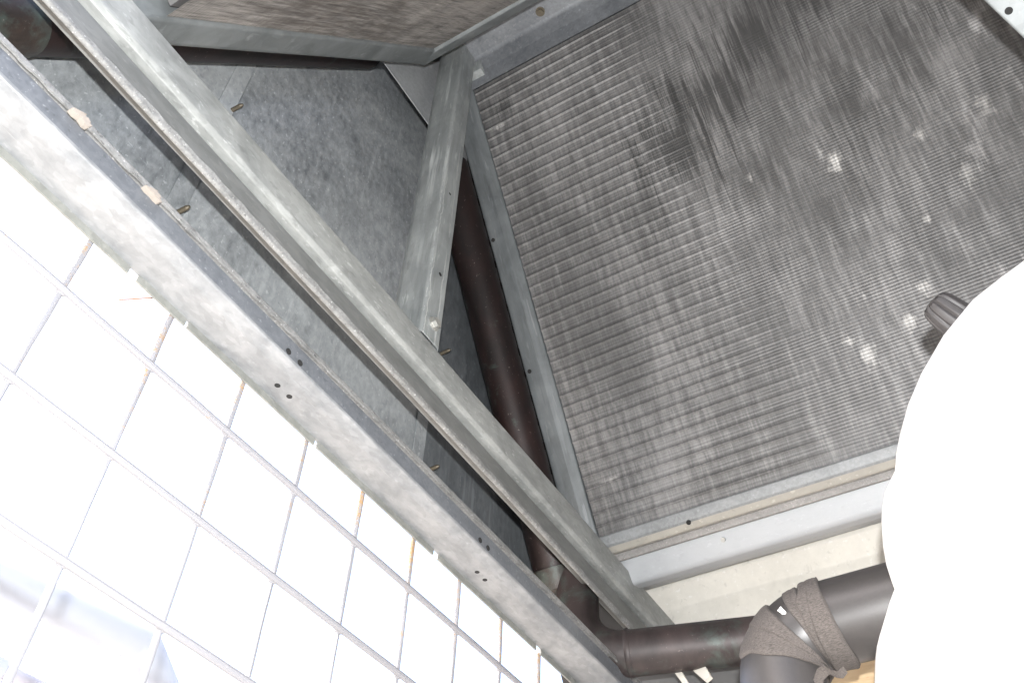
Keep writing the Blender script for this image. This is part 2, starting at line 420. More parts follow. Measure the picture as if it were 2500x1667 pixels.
# ================================================================== finned coils
SCUFFS = [(-.003, .600, .024, .026, .85), (-.022, .575, .007, .03, .6), (.115, .80, .014, .012, .6), (-.085, 1.02, .018, .03, .7), (-.72, .135, .022, .006, .7),
          (-.70, 1.09, .022, .006, .7), (-.18, .55, .01, .012, .5), (.06, .93, .012, .02, .75), (.01, .985, .012, .022, .8),
          (.17, .62, .012, .02, .4), (.22, .74, .015, .025, .5), (-.05, .90, .008, .012, .6), (.30, .62, .015, .03, .5), (-.11, .98, .012, .012, .5)]
SMEARS = [(-.42, .50, .05, .13, .55), (-.31, .40, .09, .15, .8), (-.19, .31, .10, .13, .85), (-.06, .23, .10, .12, .8), (.08, .16, .10, .10, .75), (-.70, .085, .03, .03, .7),
          (.07, .47, .06, .16, .5), (-.16, .55, .07, .07, .4), (.22, .42, .06, .10, .55), (.27, .22, .06, .14, .6), (.20, .10, .10, .08, .6), (.36, .30, .05, .14, .5), (.10, .85, .05, .07, .45), (-.05, .72, .03, .10, .4), (.02, .66, .03, .1, .4)]
def fin_pack(x0, x1, s1, pitch, nx, amp, split):
    bm = bmesh.new(); ns = int(s1 / pitch * 30); rows = []
    xs = [x0 + (x1 - x0) * (k / nx) ** 1.6 for k in range(nx + 1)]
    for i in range(ns + 1):
        s = s1 * i / ns; r = []
        c = s / pitch; ph = 2 * math.pi * c; c %= 1
        ridge = math.exp(-((c - .45) / .12) ** 2) * (1.0 if c < .62 else .8)
        fine3 = .5 + .5 * math.cos(4 * ph)
        sp = split + .03 * noise.noise((s * 2.5, 1, 2))
        for x in xs:
            w = 1 / (1 + math.exp(min(40, max(-40, (x - sp - .25 * max(0, s - .8)) / .04))))
            am = .6 + 1.0 * noise.noise((x * 7, s * 16, 8.8)); h = amp * w * ridge + (.0004 * w + .0011 * (1 - w) * am * .62) * fine3
            h += .0010 * noise.noise((x * 8, s * 14, .3)) + .0004 * noise.noise((x * 60, s * 9, 4.3))
            r.append(bm.verts.new((x, s, -h)))
        rows.append(r)
    for i in range(ns):
        for j in range(nx): bm.faces.new((rows[i][j], rows[i][j + 1], rows[i + 1][j + 1], rows[i + 1][j]))
    return bm
def coil_frame(top, sdir):
    """matrix: local x = world x, local y = down the slope, local z = away from the camera side"""
    s = Vector(sdir).normalized(); n = Vector((1, 0, 0)).cross(s).normalized()
    if n.z < 0: n = -n
    return s, n
def local_obj(name, bm, mat, parent, smooth=True, angle=40):
    me = bpy.data.meshes.new(name); bmesh.ops.recalc_face_normals(bm, faces=bm.faces); bm.to_mesh(me); bm.free()
    if smooth: me.polygons.foreach_set('use_smooth', [True] * len(me.polygons)); me.set_sharp_from_angle(angle=math.radians(angle))
    me.materials.append(mat); o = bpy.data.objects.new(name, me); COL.objects.link(o); o.parent = parent; return o

L1 = 1.205
MT['fins'] = fin_mat('aluminium_fins', (.137, .135, .135), (.29, .286, .284), (.060, .0595, .0595))
MT['fins2'] = fin_mat('aluminium_fins_brown', (.225, .214, .202), (.40, .375, .35), (.055, .044, .036), False, .85, 230)

s1v = Vector((0, .529, -.848)).normalized()
n1 = Vector((0, .848, .529)).normalized()             # pointing out of the machine
c1 = thing('finned_coil', 'large grey finned coil with ribbed left side sloping across the upper right', 'coil', (0, .945, 2.284), 'finned coils')
mw = Matrix.Identity(4)
for i in range(3): mw[i][0] = (1, 0, 0)[i]; mw[i][1] = s1v[i]; mw[i][2] = n1[i]
mw.translation = Vector((0, .945, 2.284)) + n1 * .006
c1.matrix_world = mw
x_end = 2.3
local_obj('fin_pack', fin_pack(-.757, x_end, L1, .0285, 75, .0034, -.365), MT['fins'], c1)
# end rail beside the fins (local coordinates x, s, n)
bm = bmesh.new()
pl = lambda a, p, q: Vector((p, a, q))
sheet(bm, fillet([(-.821, .004), (-.821, -.012), (-.782, -.012), (-.760, -.003), (-.757, .05)], [.004, .006, .004, .003]), .002, pl, -.03, L1 + .06, 40, .001)
er = local_obj('end_rail', bm, MT['rail'], c1)
for (u, v) in ((1204, 586), (1293, 906)):
    p = mw.inverted() @ (lambda r: r * ((Vector(mw.translation) - n1 * .013).dot(n1) / r.dot(n1)))(ray(u, v))
    bm = bmesh.new(); disc_cyl(bm, p + Vector((0, 0, .003)), (0, 0, -1), .0052, .0045)
    local_obj('bolt_hole', bm, MT['hole'], c1)
# bottom rail: speckled face, pale rounded lip
bm = bmesh.new()
pl2 = lambda a, p, q: Vector((a, p, q))
sheet(bm, fillet([(L1, .05), (L1 + .002, -.010), (L1 + .023, -.010), (L1 + .029, -.005)], [.003, .004, .003]), .002, pl2, -.80, x_end, 60, .001)
local_obj('bottom_rail', bm, MT['rail_low'], c1)
bm = bmesh.new()
sheet(bm, fillet([(L1 + .028, -.006), (L1 + .043, .002), (L1 + .043, .05)], [.008]), .002, pl2, -.80, x_end, 60, .0012)
local_obj('bottom_lip', bm, MT['cream_lip'], c1)
bm = bmesh.new(); p = Vector((-.548, L1 + .027, -.009)); disc_cyl(bm, p, (0, .5, -1), .0052, .003); local_obj('drain_hole', bm, MT['hole'], c1)
# body of the coil behind the fin faces
bm = bmesh.new(); box(bm, ((x_end - .798) / 2, L1 / 2, .06), (x_end + .798, L1 - .01, .10)); local_obj('coil_body', bm, MT['gap_shade'], c1, False)

# second coil, leaning the other way over the camera
s2v = Vector((0, -.521, -.854)).normalized(); n2 = Vector((0, -.854, .521)).normalized()
c2 = thing('finned_coil', 'brownish finned coil in a grey metal frame at the top edge, seen edge on', 'coil', (0, 0, 0), 'finned coils')
mw2 = Matrix.Identity(4)
for i in range(3): mw2[i][0] = (1, 0, 0)[i]; mw2[i][1] = s2v[i]; mw2[i][2] = n2[i]
mw2.translation = Vector((0, .757, 2.165))
c2.matrix_world = mw2
def on2(u, v, off=0.0):
    r = ray(u, v); return mw2.inverted() @ (r * ((mw2.translation + n2 * off).dot(n2) / r.dot(n2)))
xa = on2(1023, 137).x
L2 = on2(285, 66).y - .06
local_obj('fin_pack', fin_pack(-.74, x_end, L2, .0285, 40, .0, -5), MT['fins2'], c2)
bm = bmesh.new()
sheet(bm, fillet([(-.80, .06), (-.80, -.010), (-.788, -.013), (-.742, -.006), (-.740, .03)], [.004, .005, .006, .003]), .002, pl, -.045, L2 + .06, 40, .001)
local_obj('end_rail', bm, MT['frame2'], c2)
bm = bmesh.new()
sheet(bm, fillet([(-.045, .06), (-.045, -.011), (-.038, -.014), (.004, -.008), (.006, .03)], [.003, .004, .004, .003]), .002, pl2, -.797, x_end, 40, .001)
local_obj('top_rail', bm, MT['frame2'], c2)
bm = bmesh.new(); box(bm, ((x_end - .74) / 2, L2 / 2, .06), (x_end + .72, L2 - .01, .10)); local_obj('coil_body', bm, MT['casing'], c2, False)

# ================================================================== end sheets behind the frame
def panel(y0, y1, z0, z1, label, x=XP, fold_left=True, mat='panel'):
    t = thing('sheet_panel', label, 'panel', (x, y0, z0), 'galvanised end panels')
    bm = bmesh.new()
    prof = [(x, y1), (x, y0 + .002)]
    if fold_left: prof = [(x - .03, y1), (x, y1), (x, y0 + .026), (x - .012, y0 + .014), (x - .012, y0)]
    sheet(bm, fillet(prof, [.003] * (len(prof) - 2)), .0015, xy_along_z, z0, z1, 12, .0025)
    obj('sheet_metal', bm, MT[mat], t)
    return t
YS = [-.55, .474, 1.172, 2.05]
pa = panel(-.55, .452, 1.13, 2.5, 'blotchy galvanised end panel at the far left, under the green pipe end')
pb = panel(.4535, 1.150, 1.13, 2.5, 'galvanised end panel with cloudy stains between the two bolted seams')
pc = panel(1.1515, 2.05, 1.13, 2.5, 'dark galvanised end panel behind the brown header pipe', mat='panel_grimed_shaded')
# lapped seam strips belong to the left sheet of each joint
for p_, ys in ((pa, .462), (pb, 1.160)):
    bm = bmesh.new(); sheet(bm, [(XP + .004, ys - .024), (XP + .004, ys + .012)], .0015, xy_along_z, 1.13, 2.5, 10, .001)
    obj('seam_flange', bm, MT['panel'], p_)
for (u, v, p_) in ((568, 268, pa), (434, 518, pa), (1078, 862, pb), (1048, 1146, pb)):
    q = onx(u, v, XP + .006); screw_tip(p_, (XP + .003, q.y, q.z), (1, .1, .15), .026, .0042)

# covers added to stop light leaking in behind the headers and over the ridge
bm = bmesh.new(); sheet(bm, [(.80, 2.52), (-.52, .36)], .002, yz_along_x, -.97, -.78, 4); obj('sloping_leak_cover', bm, MT['panel'], pa)
bm = bmesh.new(); sheet(bm, [(.90, 2.52), (2.07, .645)], .002, yz_along_x, -.97, -.78, 4); obj('sloping_leak_cover', bm, MT['gap_shade'], pc)
# gusset closing the ridge end
bm = bmesh.new(); gz = onx(937, 153, -.84)
sheet(bm, fillet([(-.84, gz.z), (-.84, 2.3), (-.84, 2.60)], [0]), .0015, xz_along_y, gz.y, 1.06, 4, .001)
tag(obj('ridge_gusset', bm, MT['gusset'], base=(-.84, gz.y, gz.z)), 'small galvanised sheet corner left of the upright post top', 'sheet')

# ridge channel between both coils
rc = thing('ridge_channel', 'bluish galvanised ridge sheet with one bolt between the two coils', 'channel', (0, .85, 2.33))
bm = bmesh.new()
sheet(bm, fillet([(.942, 2.276), (.923, 2.312), (.90, 2.345), (.70, 2.365), (.66, 2.28)], [.004, .02, .02, .02], 6), .002, yz_along_x, -.80, x_end, 30, .001)
obj('channel_sheet', bm, MT['ridge'], rc)
bm = bmesh.new(); sheet(bm, [(.45, 2.15), (.85, 2.60), (1.30, 2.15)], .002, yz_along_x, -.98, x_end + .2, 4); obj('ridge_leak_cover', bm, MT['ridge'], rc)  # second sheet is an added cover against daylight leaking over the ridge
q = ony(1319, 28, .86); z = 2.349
r = ray(1319, 28); q = r * (2.348 / r.z)
tmp_b = MT['bolt']; MT['bolt'] = MT['bolt_dark']; hexbolt(rc, (q.x, q.y, 2.347), (0, -.1, -1), .009); MT['bolt'] = tmp_b

# ================================================================== header pipes of the coils
hp = thing('header_pipe', 'dark brown copper header pipe with capped end running down beside the coil rail', 'pipe', (-.865, 1.58, 1.195), 'copper header pipes')
hdir = Vector((0, -.529, .848)).normalized(); hb = Vector((-.865, 1.581, 1.200))
bm = bmesh.new(); tube(bm, [hb + hdir * (1.06 * k / 30) for k in range(31)], .048, 28, True, .0006)
obj('pipe_body', bm, MT['copper'], hp)
bm = bmesh.new()
capp = [(-.030, .050), (-.030, .0585), (-.026, .0605), (.006, .0605), (.010, .057)]
tube(bm, [hb - hdir * .042, hb - hdir * .040, hb - hdir * .034, hb, hb + hdir * .012, hb + hdir * .013], lambda i: (.038, .046, .0515, .0525, .0525, .048)[i], 28)
obj('end_cap', bm, MT['copper_green'], hp)
for k in range(17):
    s = .05 + k * .0605
    a = hb + hdir * s + Vector((.026, .018, .010))
    b = hb + hdir * (s + .006) + Vector((.034, .066, .046)); c = b + Vector((.09, .012, .008))
    bm = bmesh.new(); tube(bm, bend_path([a, b, c], .018, 6, 2), .0085, 10)
    obj('feeder_tube', bm, MT['copper_dark'], hp)

h2 = thing('header_pipe', 'dark brown copper header pipe running under the frame of the top coil', 'pipe', (-.875, .05, 1.2), 'copper header pipes')
e0 = onx(437, 133, -.885); e1 = onx(925, 158, -.885); d2 = (e1 - e0).normalized(); d2.x = 0; d2.normalize()
perp = Vector((0, -d2.z, d2.y)); r2 = .046
a0 = e0 + perp * r2; a0.x = -.90
top = a0 + d2 * ((e1 - e0).length); low = a0 - d2 * .32
bm = bmesh.new(); tube(bm, lerp_path(low, top, 20), r2, 26, True, .0006); obj('pipe_body', bm, MT['copper'], h2)
bm = bmesh.new(); tube(bm, lerp_path(low - d2 * .22, low + d2 * .02, 8), lambda i: r2 + .006 - (.004 if i == 8 else 0), 26, True, .001); obj('pipe_coupling', bm, MT['copper_green'], h2)

# ================================================================== mid beam
mb = thing('cross_beam', 'pale galvanised cross beam with folded lower edge that carries the upright post', 'beam', (XB, .9, 1.08))
bm = bmesh.new()
sheet(bm, fillet([(-.80, 1.221), (XB - .004, 1.221), (XB, 1.217), (XB, 1.158), (XB - .005, 1.1505), (-.780, 1.1500)], [.002, .002, .008, .002]), .0025, xz_along_y, -.25, 2.06, 60, .0012)
obj('beam_face', bm, MT['beam'], mb)
bm = bmesh.new()
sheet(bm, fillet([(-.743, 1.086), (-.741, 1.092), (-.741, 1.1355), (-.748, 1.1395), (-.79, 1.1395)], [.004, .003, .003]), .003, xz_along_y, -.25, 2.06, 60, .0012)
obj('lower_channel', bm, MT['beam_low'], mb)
bm = bmesh.new()
sheet(bm, fillet([(-.7375, 1.0935), (-.7385, 1.086), (-.742, 1.0835), (-.745, 1.088)], [.003, .002]), .003, xz_along_y, -.25, 2.06, 260, .0025, .003)
obj('folded_lip', bm, MT['lip'], mb)
for (u, v) in ((599, 348), (941, 742), (1140, 968), (1364, 1225), (1541, 1412)):
    q = onx(u, v, XB); hole(mb, (XB, q.y, min(q.z, 1.212)), (1, 0, 0), .0042)

# ================================================================== upright post
po = thing('upright_post', 'galvanised upright post with pale drip stains, bolted to the cross beam', 'post', (XB, .875, 1.22))
def post_y(z): return 0.0
bm = bmesh.new()
sheet(bm, fillet([(-.80, .848), (-.787, .842), (XB - .002, .846), (XB + .0025, .850), (XB + .0025, .899), (XB - .002, .903), (XB - .012, .903)], [.004, .003, .003, .002, .002]), .0022, xy_along_z, 1.222, 2.345, 40, .001)
obj('post_body', bm, MT['post'], po)
bq = onx(1058, 797, XB); hexbolt(po, (XB + .0035, .876, bq.z), (1, 0, 0), .0105)
q = onx(1071, 671, XB); hole(po, (XB + .0033, q.y, q.z), (1, 0, 0), .0045)
q = onx(1095, 475, XB); hole(po, (XB + .0033, q.y, q.z), (1, 0, 0), .0035)
bm = bmesh.new(); box(bm, (XB - .006, .921, 2.335), (.05, .034, .075), Matrix.Rotation(math.radians(6), 3, 'X'), .003); obj('fixing_tab', bm, MT['post'], po)
hexbolt(po, (XB - .045, .832, 1.262), (.3, -1, 0), .009)

# ================================================================== lower sill beam above the wire grille
sb = thing('sill_beam', 'bright galvanised sill beam with paired holes along the top of the wire grille', 'beam', (XB, .8, .91))
bm = bmesh.new()
sheet(bm, fillet([(XB - .006, .950), (XB, .946), (XB, .917)], [.003]), .0022, xz_along_y, -.3, 1.95, 50, .001)
obj('web', bm, MT['sill_web_shaded'], sb)
bm = bmesh.new()
sheet(bm, fillet([(XB, .917), (XB, .9125), (-.748, .9085), (-.7985, .909)], [.006, .02], 8), .0022, xz_along_y, -.3, 1.95, 60, .0016)
obj('bottom_flange', bm, MT['sill'], sb)
bm = bmesh.new()
sheet(bm, fillet([(XB + .003, .951), (XB + .003, .960), (XB - .006, .9635), (XB - .02, .9635)], [.003, .003]), .003, xz_along_y, -.3, 1.95, 300, .0018, .003)
obj('rough_lip', bm, MT['lip'], sb)
gy = []
for (ua, va, ub, vb) in ((316, 652, 336, 670), (452, 782, 457, 786), (764, 1077, 770, 1083), (1055, 1337, 1066, 1347), (1305, 1563, 1316, 1573)):
    gy.append((onx(ua, va, -.80).y, onx(ub, vb, -.80).y))
yy = -.3
for g in gy + [(1.95, 2)]:
    bm = bmesh.new(); box(bm, (-.7975, (yy + g[0]) / 2, .9025), (.003, g[0] - yy, .0125)); obj('edge_strip', bm, MT['strip'], sb, smooth=False); yy = g[1]
for (u, v) in ((703, 858), (731, 886), (1171, 1318), (1190, 1337)):
    q = onx(u, v, XB); hole(sb, (XB + .0011, q.y, max(q.z, .922)), (1, 0, 0), .0048)
for (u, v) in ((678, 938), (707, 965), (1165, 1393), (1184, 1412)):
    r = ray(u, v); q = r * (.909 / r.z); 
    if q.x > -.795: hole(sb, (q.x, q.y, .9076), (0, 0, -1), .0043)
# torn foam tape on the lip
for (u, v, sc_) in ((196, 284, 1.0), (372, 470, .9)):
    q = onx(u, v, XB + .006); bm = bmesh.new()
    rnd = random.Random(u); top_, bot_ = [], []
    shape = [(-16, -3), (-9, -4), (0, -3), (9, -5), (17, -3), (19, 0), (13, 1), (15, 4), (10, 7), (5, 5), (3, 8), (-4, 6), (-9, 4), (-13, 1)]
    for (p, s_) in shape:
        p = (p + rnd.uniform(-1.5, 1.5)) * .00085 * sc_; s_ = (s_ + rnd.uniform(-1, 1)) * .00095 * sc_
        wv = Vector((0, p, s_ - .002))
        top_.append(q + wv + Vector((.002 + rnd.uniform(0, .003), 0, 0))); bot_.append(q + wv + Vector((-.005, 0, 0)))
    quadstrip(bm, [bot_, top_], True, False, True)
    obj('foam_tape_scrap', bm, MT['foam'], sb)

# ================================================================== wire grille
gr = thing('wire_grille', 'welded wire grille of pale square mesh with rust spots, below the sill beam', 'grille', (-.80, .7, 0))
k_ = .80 / .73
y0g, dy = .3128, .1366
zrows = [.808 - .1395 * k for k in range(10)]
ycols = [y0g + dy * k for k in range(-4, 12)]
for z in zrows:
    bm = bmesh.new(); tube(bm, [Vector((-.80, -.3 + 2.2 * k / 80, z + .0008 * noise.noise((k * .4, z * 9, 0)))) for k in range(81)],   .0050, 10)
    for y in ycols:
        bmesh.ops.create_uvsphere(bm, u_segments=10, v_segments=6, radius=.0062, matrix=Matrix.Translation((-.8035, y, z)) @ Matrix.Diagonal((1, 1.3, .9, 1)))
    obj('horizontal_wire', bm, MT['wire_grey'], gr)
for y in ycols:
    bm = bmesh.new(); tube(bm, [Vector((-.8065, y + .0012 * noise.noise((y * 9, k * .3, 0)), -.5 + 1.405 * k / 60)) for k in range(61)],   .0040, 10, True, .0003)
    obj('vertical_wire', bm, MT['wire'], gr)
# twig caught behind the sill
a, b = onx(291, 731, -.81), onx(366, 727, -.81)
bm = bmesh.new(); tube(bm, [a, a.lerp(b, .35) + Vector((0, 0, -.0006)), a.lerp(b, .7), b + (b - a) * .3], .0011, 6)
tag(obj('twig', bm, MT['twig'], base=tuple(a)), 'thin brown twig poking out from behind the sill beam', 'twig')

# ================================================================== base gutter and pale skirt at the foot of the big coil
bg_ = thing('base_gutter', 'grey and pale metal gutter under the bottom rail of the large coil', 'gutter', (0, 1.65, 1.2))
bm = bmesh.new(); sheet(bm, fillet([(1.64, 1.28), (1.628, 1.236), (1.634, 1.2225), (1.643, 1.228)], [.006, .003]), .002, yz_along_x, -.90, x_end, 50, .001)
obj('grey_strip', bm, MT['grey_strip'], bg_)
bm = bmesh.new(); sheet(bm, fillet([(1.650, 1.262), (1.655, 1.239), (1.692, 1.194), (1.73, 1.207), (1.90, 1.316), (1.94, 1.335)], [.004, .014, .02, .02], 6), .002, yz_along_x, -.92, x_end, 50, .002)
obj('gutter_floor', bm, MT['gutter'], bg_)
r = ray(1767, 1316); kz = r.z / r.y; yq = (1.240 + 1.243 * 1.655) / (kz + 1.243); q = r * (yq / r.y); hexbolt(bg_, q + Vector((0, .001, .001)), (0, -.77, -.63), .0055, 'screw')
bm = bmesh.new(); sheet(bm, fillet([(1.88, 1.345), (1.895, 1.300), (1.93, 1.262), (1.985, 1.05), (1.985, .98)], [.008, .02, .02], 6), .002, yz_along_x, -.92, x_end, 50, .002)
obj('pale_skirt', bm, MT['cream'], bg_)

# ================================================================== copper outlet elbow
el = thing('copper_elbow_pipe', 'dusty brown copper pipe bending from behind the beam towards the right', 'pipe', (-.84, 1.62, 1.1))
pa_ = onz(1640, 1582, .985); pb_ = onz(1800, 1565, .985); dv = (pb_ - pa_).normalized()
corner = pa_ - dv * ((pa_.x + .815) / dv.x)
path = bend_path([corner + Vector((-.01, .02, .42)), corner, corner + dv * 1.5], .10, 14, 10)
bm = bmesh.new(); tube(bm, path, .046, 28, True, .0008); obj('pipe_body', bm, MT['copper_dust'], el)
for dd in (.105, .128):
    q = corner + dv * dd; bm = bmesh.new(); tube(bm, [q - dv * .006, q - dv * .004, q + dv * .003, q + dv * .006], lambda i: (.0462, .0474, .0474, .0462)[i], 28, True, .0006)
    if dd < .12: obj('braze_joint', bm, MT['copper_dust'], el)
    else: bm.free()

# ================================================================== black insulated pipe with cloth tape
ip = thing('insulated_pipe', 'black insulated pipe wrapped in brown cloth tape, bending down beside the white tank', 'pipe', (-.29, 1.21, .72))
K = 1.25
iy, iz, ix = .972 * K, .574 * K - .010, -.313; IR = .0466 * K
ipath = bend_path([Vector((-.02, iy, iz)), Vector((ix, iy, iz)), Vector((ix, iy, -.60))], .070, 22, 24)
bm = bmesh.new(); tube(bm, ipath, IR, 40, True, .0008); obj('insulation', bm, MT['insul'], ip)
# arc length table
acc = [0.0]
for k in range(1, len(ipath)): acc.append(acc[-1] + (ipath[k] - ipath[k - 1]).length)
fr_ = frames(ipath)
def at_len(L):
    for k in range(1, len(acc)):
        if acc[k] >= L or k == len(acc) - 1:
            f = (L - acc[k - 1]) / max(1e-9, acc[k] - acc[k - 1]); p = ipath[k - 1].lerp(ipath[k], f)
            t, u, w = (fr_[k - 1][i].lerp(fr_[k][i], f).normalized() for i in range(3)); return p, t, u, w
def wrap(L0, L1, lift, t0, t1, wav=0.0, seed=0, mat='tape', name='tape_wrap'):
    bm = bmesh.new(); rings = []; N = 14; S = 64
    pm, tm, um, wm = at_len((L0 + L1) / 2); inner = Vector((-tm.z, 0, tm.x)).normalized()
    for i in range(N + 1):
        f = i / N; ring = []
        for k in range(S):
            a = 2 * math.pi * k / S
            w0 = wav * noise.noise((math.cos(a) * 1.6 + seed, math.sin(a) * 1.6, 0.5)); w1 = wav * noise.noise((math.cos(a) * 1.6, math.sin(a) * 1.6 + seed, 3.5))
            ci = (um * math.cos(a) + wm * math.sin(a)).dot(inner)
            L = (L0 + w0 + t0 * ci) * (1 - f) + (L1 + w1 + t1 * ci) * f
            p, t, u, w = at_len(L)
            edge = min(i, N - i) / 2.0
            rr = IR + lift * min(1, .25 + edge) + .0011 * noise.noise((a * 3, f * 4 + seed, 1.1)) + (.0007 if i in (1, N - 1) else 0)
            if i in (0, N): rr = IR + lift * .2
            ring.append(p + (u * math.cos(a) + w * math.sin(a)) * rr)
        rings.append(ring)
    quadstrip(bm, rings, True)
    return obj(name, bm, MT[mat], ip, angle=60)
Lb = abs(-.02 - ix) - .050                        # start of the bend along the pipe
wrap(.203, .229, .0056, -.012, .004, .003, 1)
wrap(.223, .240, .0044, .004, .004, .014, 2)
wrap(.238, .251, .0018, .002, .002, .003, 3)
wrap(.268, .291, .0052, .006, .006, .003, 4)
wrap(.287, .317, .0038, .006, .008, .006, 5)
def pix(p):
    return (1250 + F_PX * p.dot(right) / p.dot(fwd), 833 + F_PX * p.dot(down) / p.dot(fwd))
def surf_near(u0, v0):
    best = None
    for i in range(80):
        p, t, u, w = at_len(.18 + .2 * i / 79)
        for k in range(120):
            a = 2 * math.pi * k / 120; d = u * math.cos(a) + w * math.sin(a); q = p + d * IR
            if d.dot(q) > 0: continue
            x, y = pix(q); e = (x - u0) ** 2 + (y - v0) ** 2
            if best is None or e < best[0]: best = (e, p, t, d)
    return best[1:]
# loose tail of tape
tp = [atd(2030, 1618, 1.09 * K), atd(2038, 1612, 1.085 * K), atd(2052, 1622, 1.08 * K), atd(2062, 1618, 1.075 * K)]
bm = bmesh.new(); rows = []
tail = [atd(1995, 1672, 1.075 * K), atd(2003, 1645, 1.07 * K), atd(2018, 1633, 1.065 * K), atd(2035, 1643, 1.06 * K), atd(2052, 1646, 1.055 * K), atd(2064, 1633, 1.05 * K)]
for k, p in enumerate(tail):
    wv = (Vector((.2, .55, -.5)) * (.020 - .0018 * k))
    rows.append([p - wv * .5 + fwd * .0015, p + wv * .5 + fwd * .0015, p + wv * .5 - fwd * .0008, p - wv * .5 - fwd * .0008])
quadstrip(bm, rows, True, False, True); obj('tape_tail', bm, MT['tape'], ip)
# paint chip on the bare bend
p, t, dirp = surf_near(1912, 1490)
bm = bmesh.new(); rnd = random.Random(3); 
tt = t; ss = dirp.cross(t).normalized(); pts = []
for k in range(11):
    a = 2 * math.pi * k / 11; rr = rnd.uniform(.6, 1.15); pts.append(p + dirp * (IR + .0016) + tt * math.cos(a) * .0045 * rr + ss * math.sin(a) * .0085 * rr)
quadstrip(bm, [[x - dirp * .002 for x in pts], pts], True, False, True); obj('paint_chip', bm, MT['patch'], ip)

# ================================================================== white tank with ribbed knob
X0, Z0 = .816, 1.10; D0 = math.hypot(X0, Z0); TH0 = math.atan2(X0, Z0)
sil = [(2960, 498), (2800, 512), (2650, 560), (2560, 603), (2500, 637), (2440, 680), (2374, 732), (2303, 818), (2249, 911), (2217, 986), (2197, 1060), (2188, 1107), (2185, 1150),
       (2172, 1176), (2160, 1203), (2153, 1240), (2152, 1275), (2155, 1325), (2163, 1371), (2174, 1405), (2184, 1432), (2172, 1462), (2160, 1500), (2147, 1545), (2140, 1578), (2136, 1620), (2135, 1667), (2138, 1740), (2150, 1820), (2170, 1900)]
prof = []
for (u, v) in sil:
    th = math.atan2(u - 1250, F_PX); dth = TH0 - th
    r_ = D0 * math.sin(max(dth, .0005)); Lt = D0 * math.cos(dth); Zt = Lt * math.cos(th)
    prof.append((r_, (v - 833) / F_PX * Zt))
ax0 = right * X0 + fwd * Z0
wt = thing('white_tank', 'large overexposed white rounded tank with stepped rings filling the right edge', 'tank', tuple(ax0 + down * .35))
bm = bmesh.new(); rings = []
for (r_, h) in prof:
    rings.append([ax0 + down * h + (right * math.cos(2 * math.pi * k / 96) + fwd * math.sin(2 * math.pi * k / 96)) * r_ for k in range(96)])
quadstrip(bm, rings, True, False, True); obj('shell', bm, MT['white'], wt, angle=28)
# knob
kb = atd(2349, 792, 1.36); kax = (-right * .66 - down * .62 + fwd * .36).normalized()
# stand it on the shell: move along the view ray to the tangent depth
th = math.atan2(2345 - 1250, F_PX); Lt = D0 * math.cos(TH0 - th); kb = (ray(2352, 793) / F_PX) * (Lt * math.cos(th) * 1.02)
u_ = kax.orthogonal().normalized(); w_ = kax.cross(u_)
bm = bmesh.new(); rings = []
K = [(-.035, .024), (0.0, .0262), (.003, .0272), (.006, .0272), (.0075, .0262)]
for (h, r_) in K: rings.append([kb + kax * h + (u_ * math.cos(2 * math.pi * k / 72) + w_ * math.sin(2 * math.pi * k / 72)) * r_ for k in range(72)])
quadstrip(bm, rings, True, False, True); kn_c = obj('knob_collar', bm, MT['knob'], wt)
bm = bmesh.new(); rings = []
prof_k = [(.006, .0262), (.010, .0258), (.020, .0248), (.032, .0236), (.040, .0220), (.045, .0195), (.048, .0155), (.0495, .008), (.050, .001)]
for (h, r_) in prof_k:
    ring = []
    for k in range(120):
        a = 2 * math.pi * k / 120; g = max(0.0, math.cos(a * 10)) ** 2.2
        cut = .0030 * g * (1 if .008 < h < .046 else .25)
        ring.append(kb + kax * h + (u_ * math.cos(a) + w_ * math.sin(a)) * max(.0005, r_ - cut))
    rings.append(ring)
quadstrip(bm, rings, True, False, True); obj('ribbed_knob', bm, MT['knob'], wt, angle=25)

# ================================================================== brace in the top right corner
D1 = 1.62
br = thing('diagonal_brace', 'pale grey metal brace cutting the top right corner in front of the coil', 'brace', tuple(atd(2450, 0, D1)))
p0, p1 = atd(2180, -214, D1 + .02), atd(2760, 338, D1 - .02); ex = (p1 - p0).normalized()
vw = (p0 + p1).normalized(); ey = vw.cross(ex).normalized()
if ey.dot(-down + right) < 0: ey = -ey
ez = ex.cross(ey).normalized()
if ez.dot(vw) < 0: ez = -ez
bm = bmesh.new(); Lb_ = (p1 - p0).length
place_b = lambda a, p, q: p0 + ex * a + ey * p + ez * q
sheet(bm, fillet([(.0, .006), (.0, .0), (.11, .0), (.11, .05)], [.002, .004]), .003, place_b, 0, Lb_, 20, .0008)
obj('brace_sheet', bm, MT['frame2'], br)
r = ray(2463, 27); q = r * (p0.dot(ez) / r.dot(ez)); hole(br, q - ez * .0014, -ez, .0055)

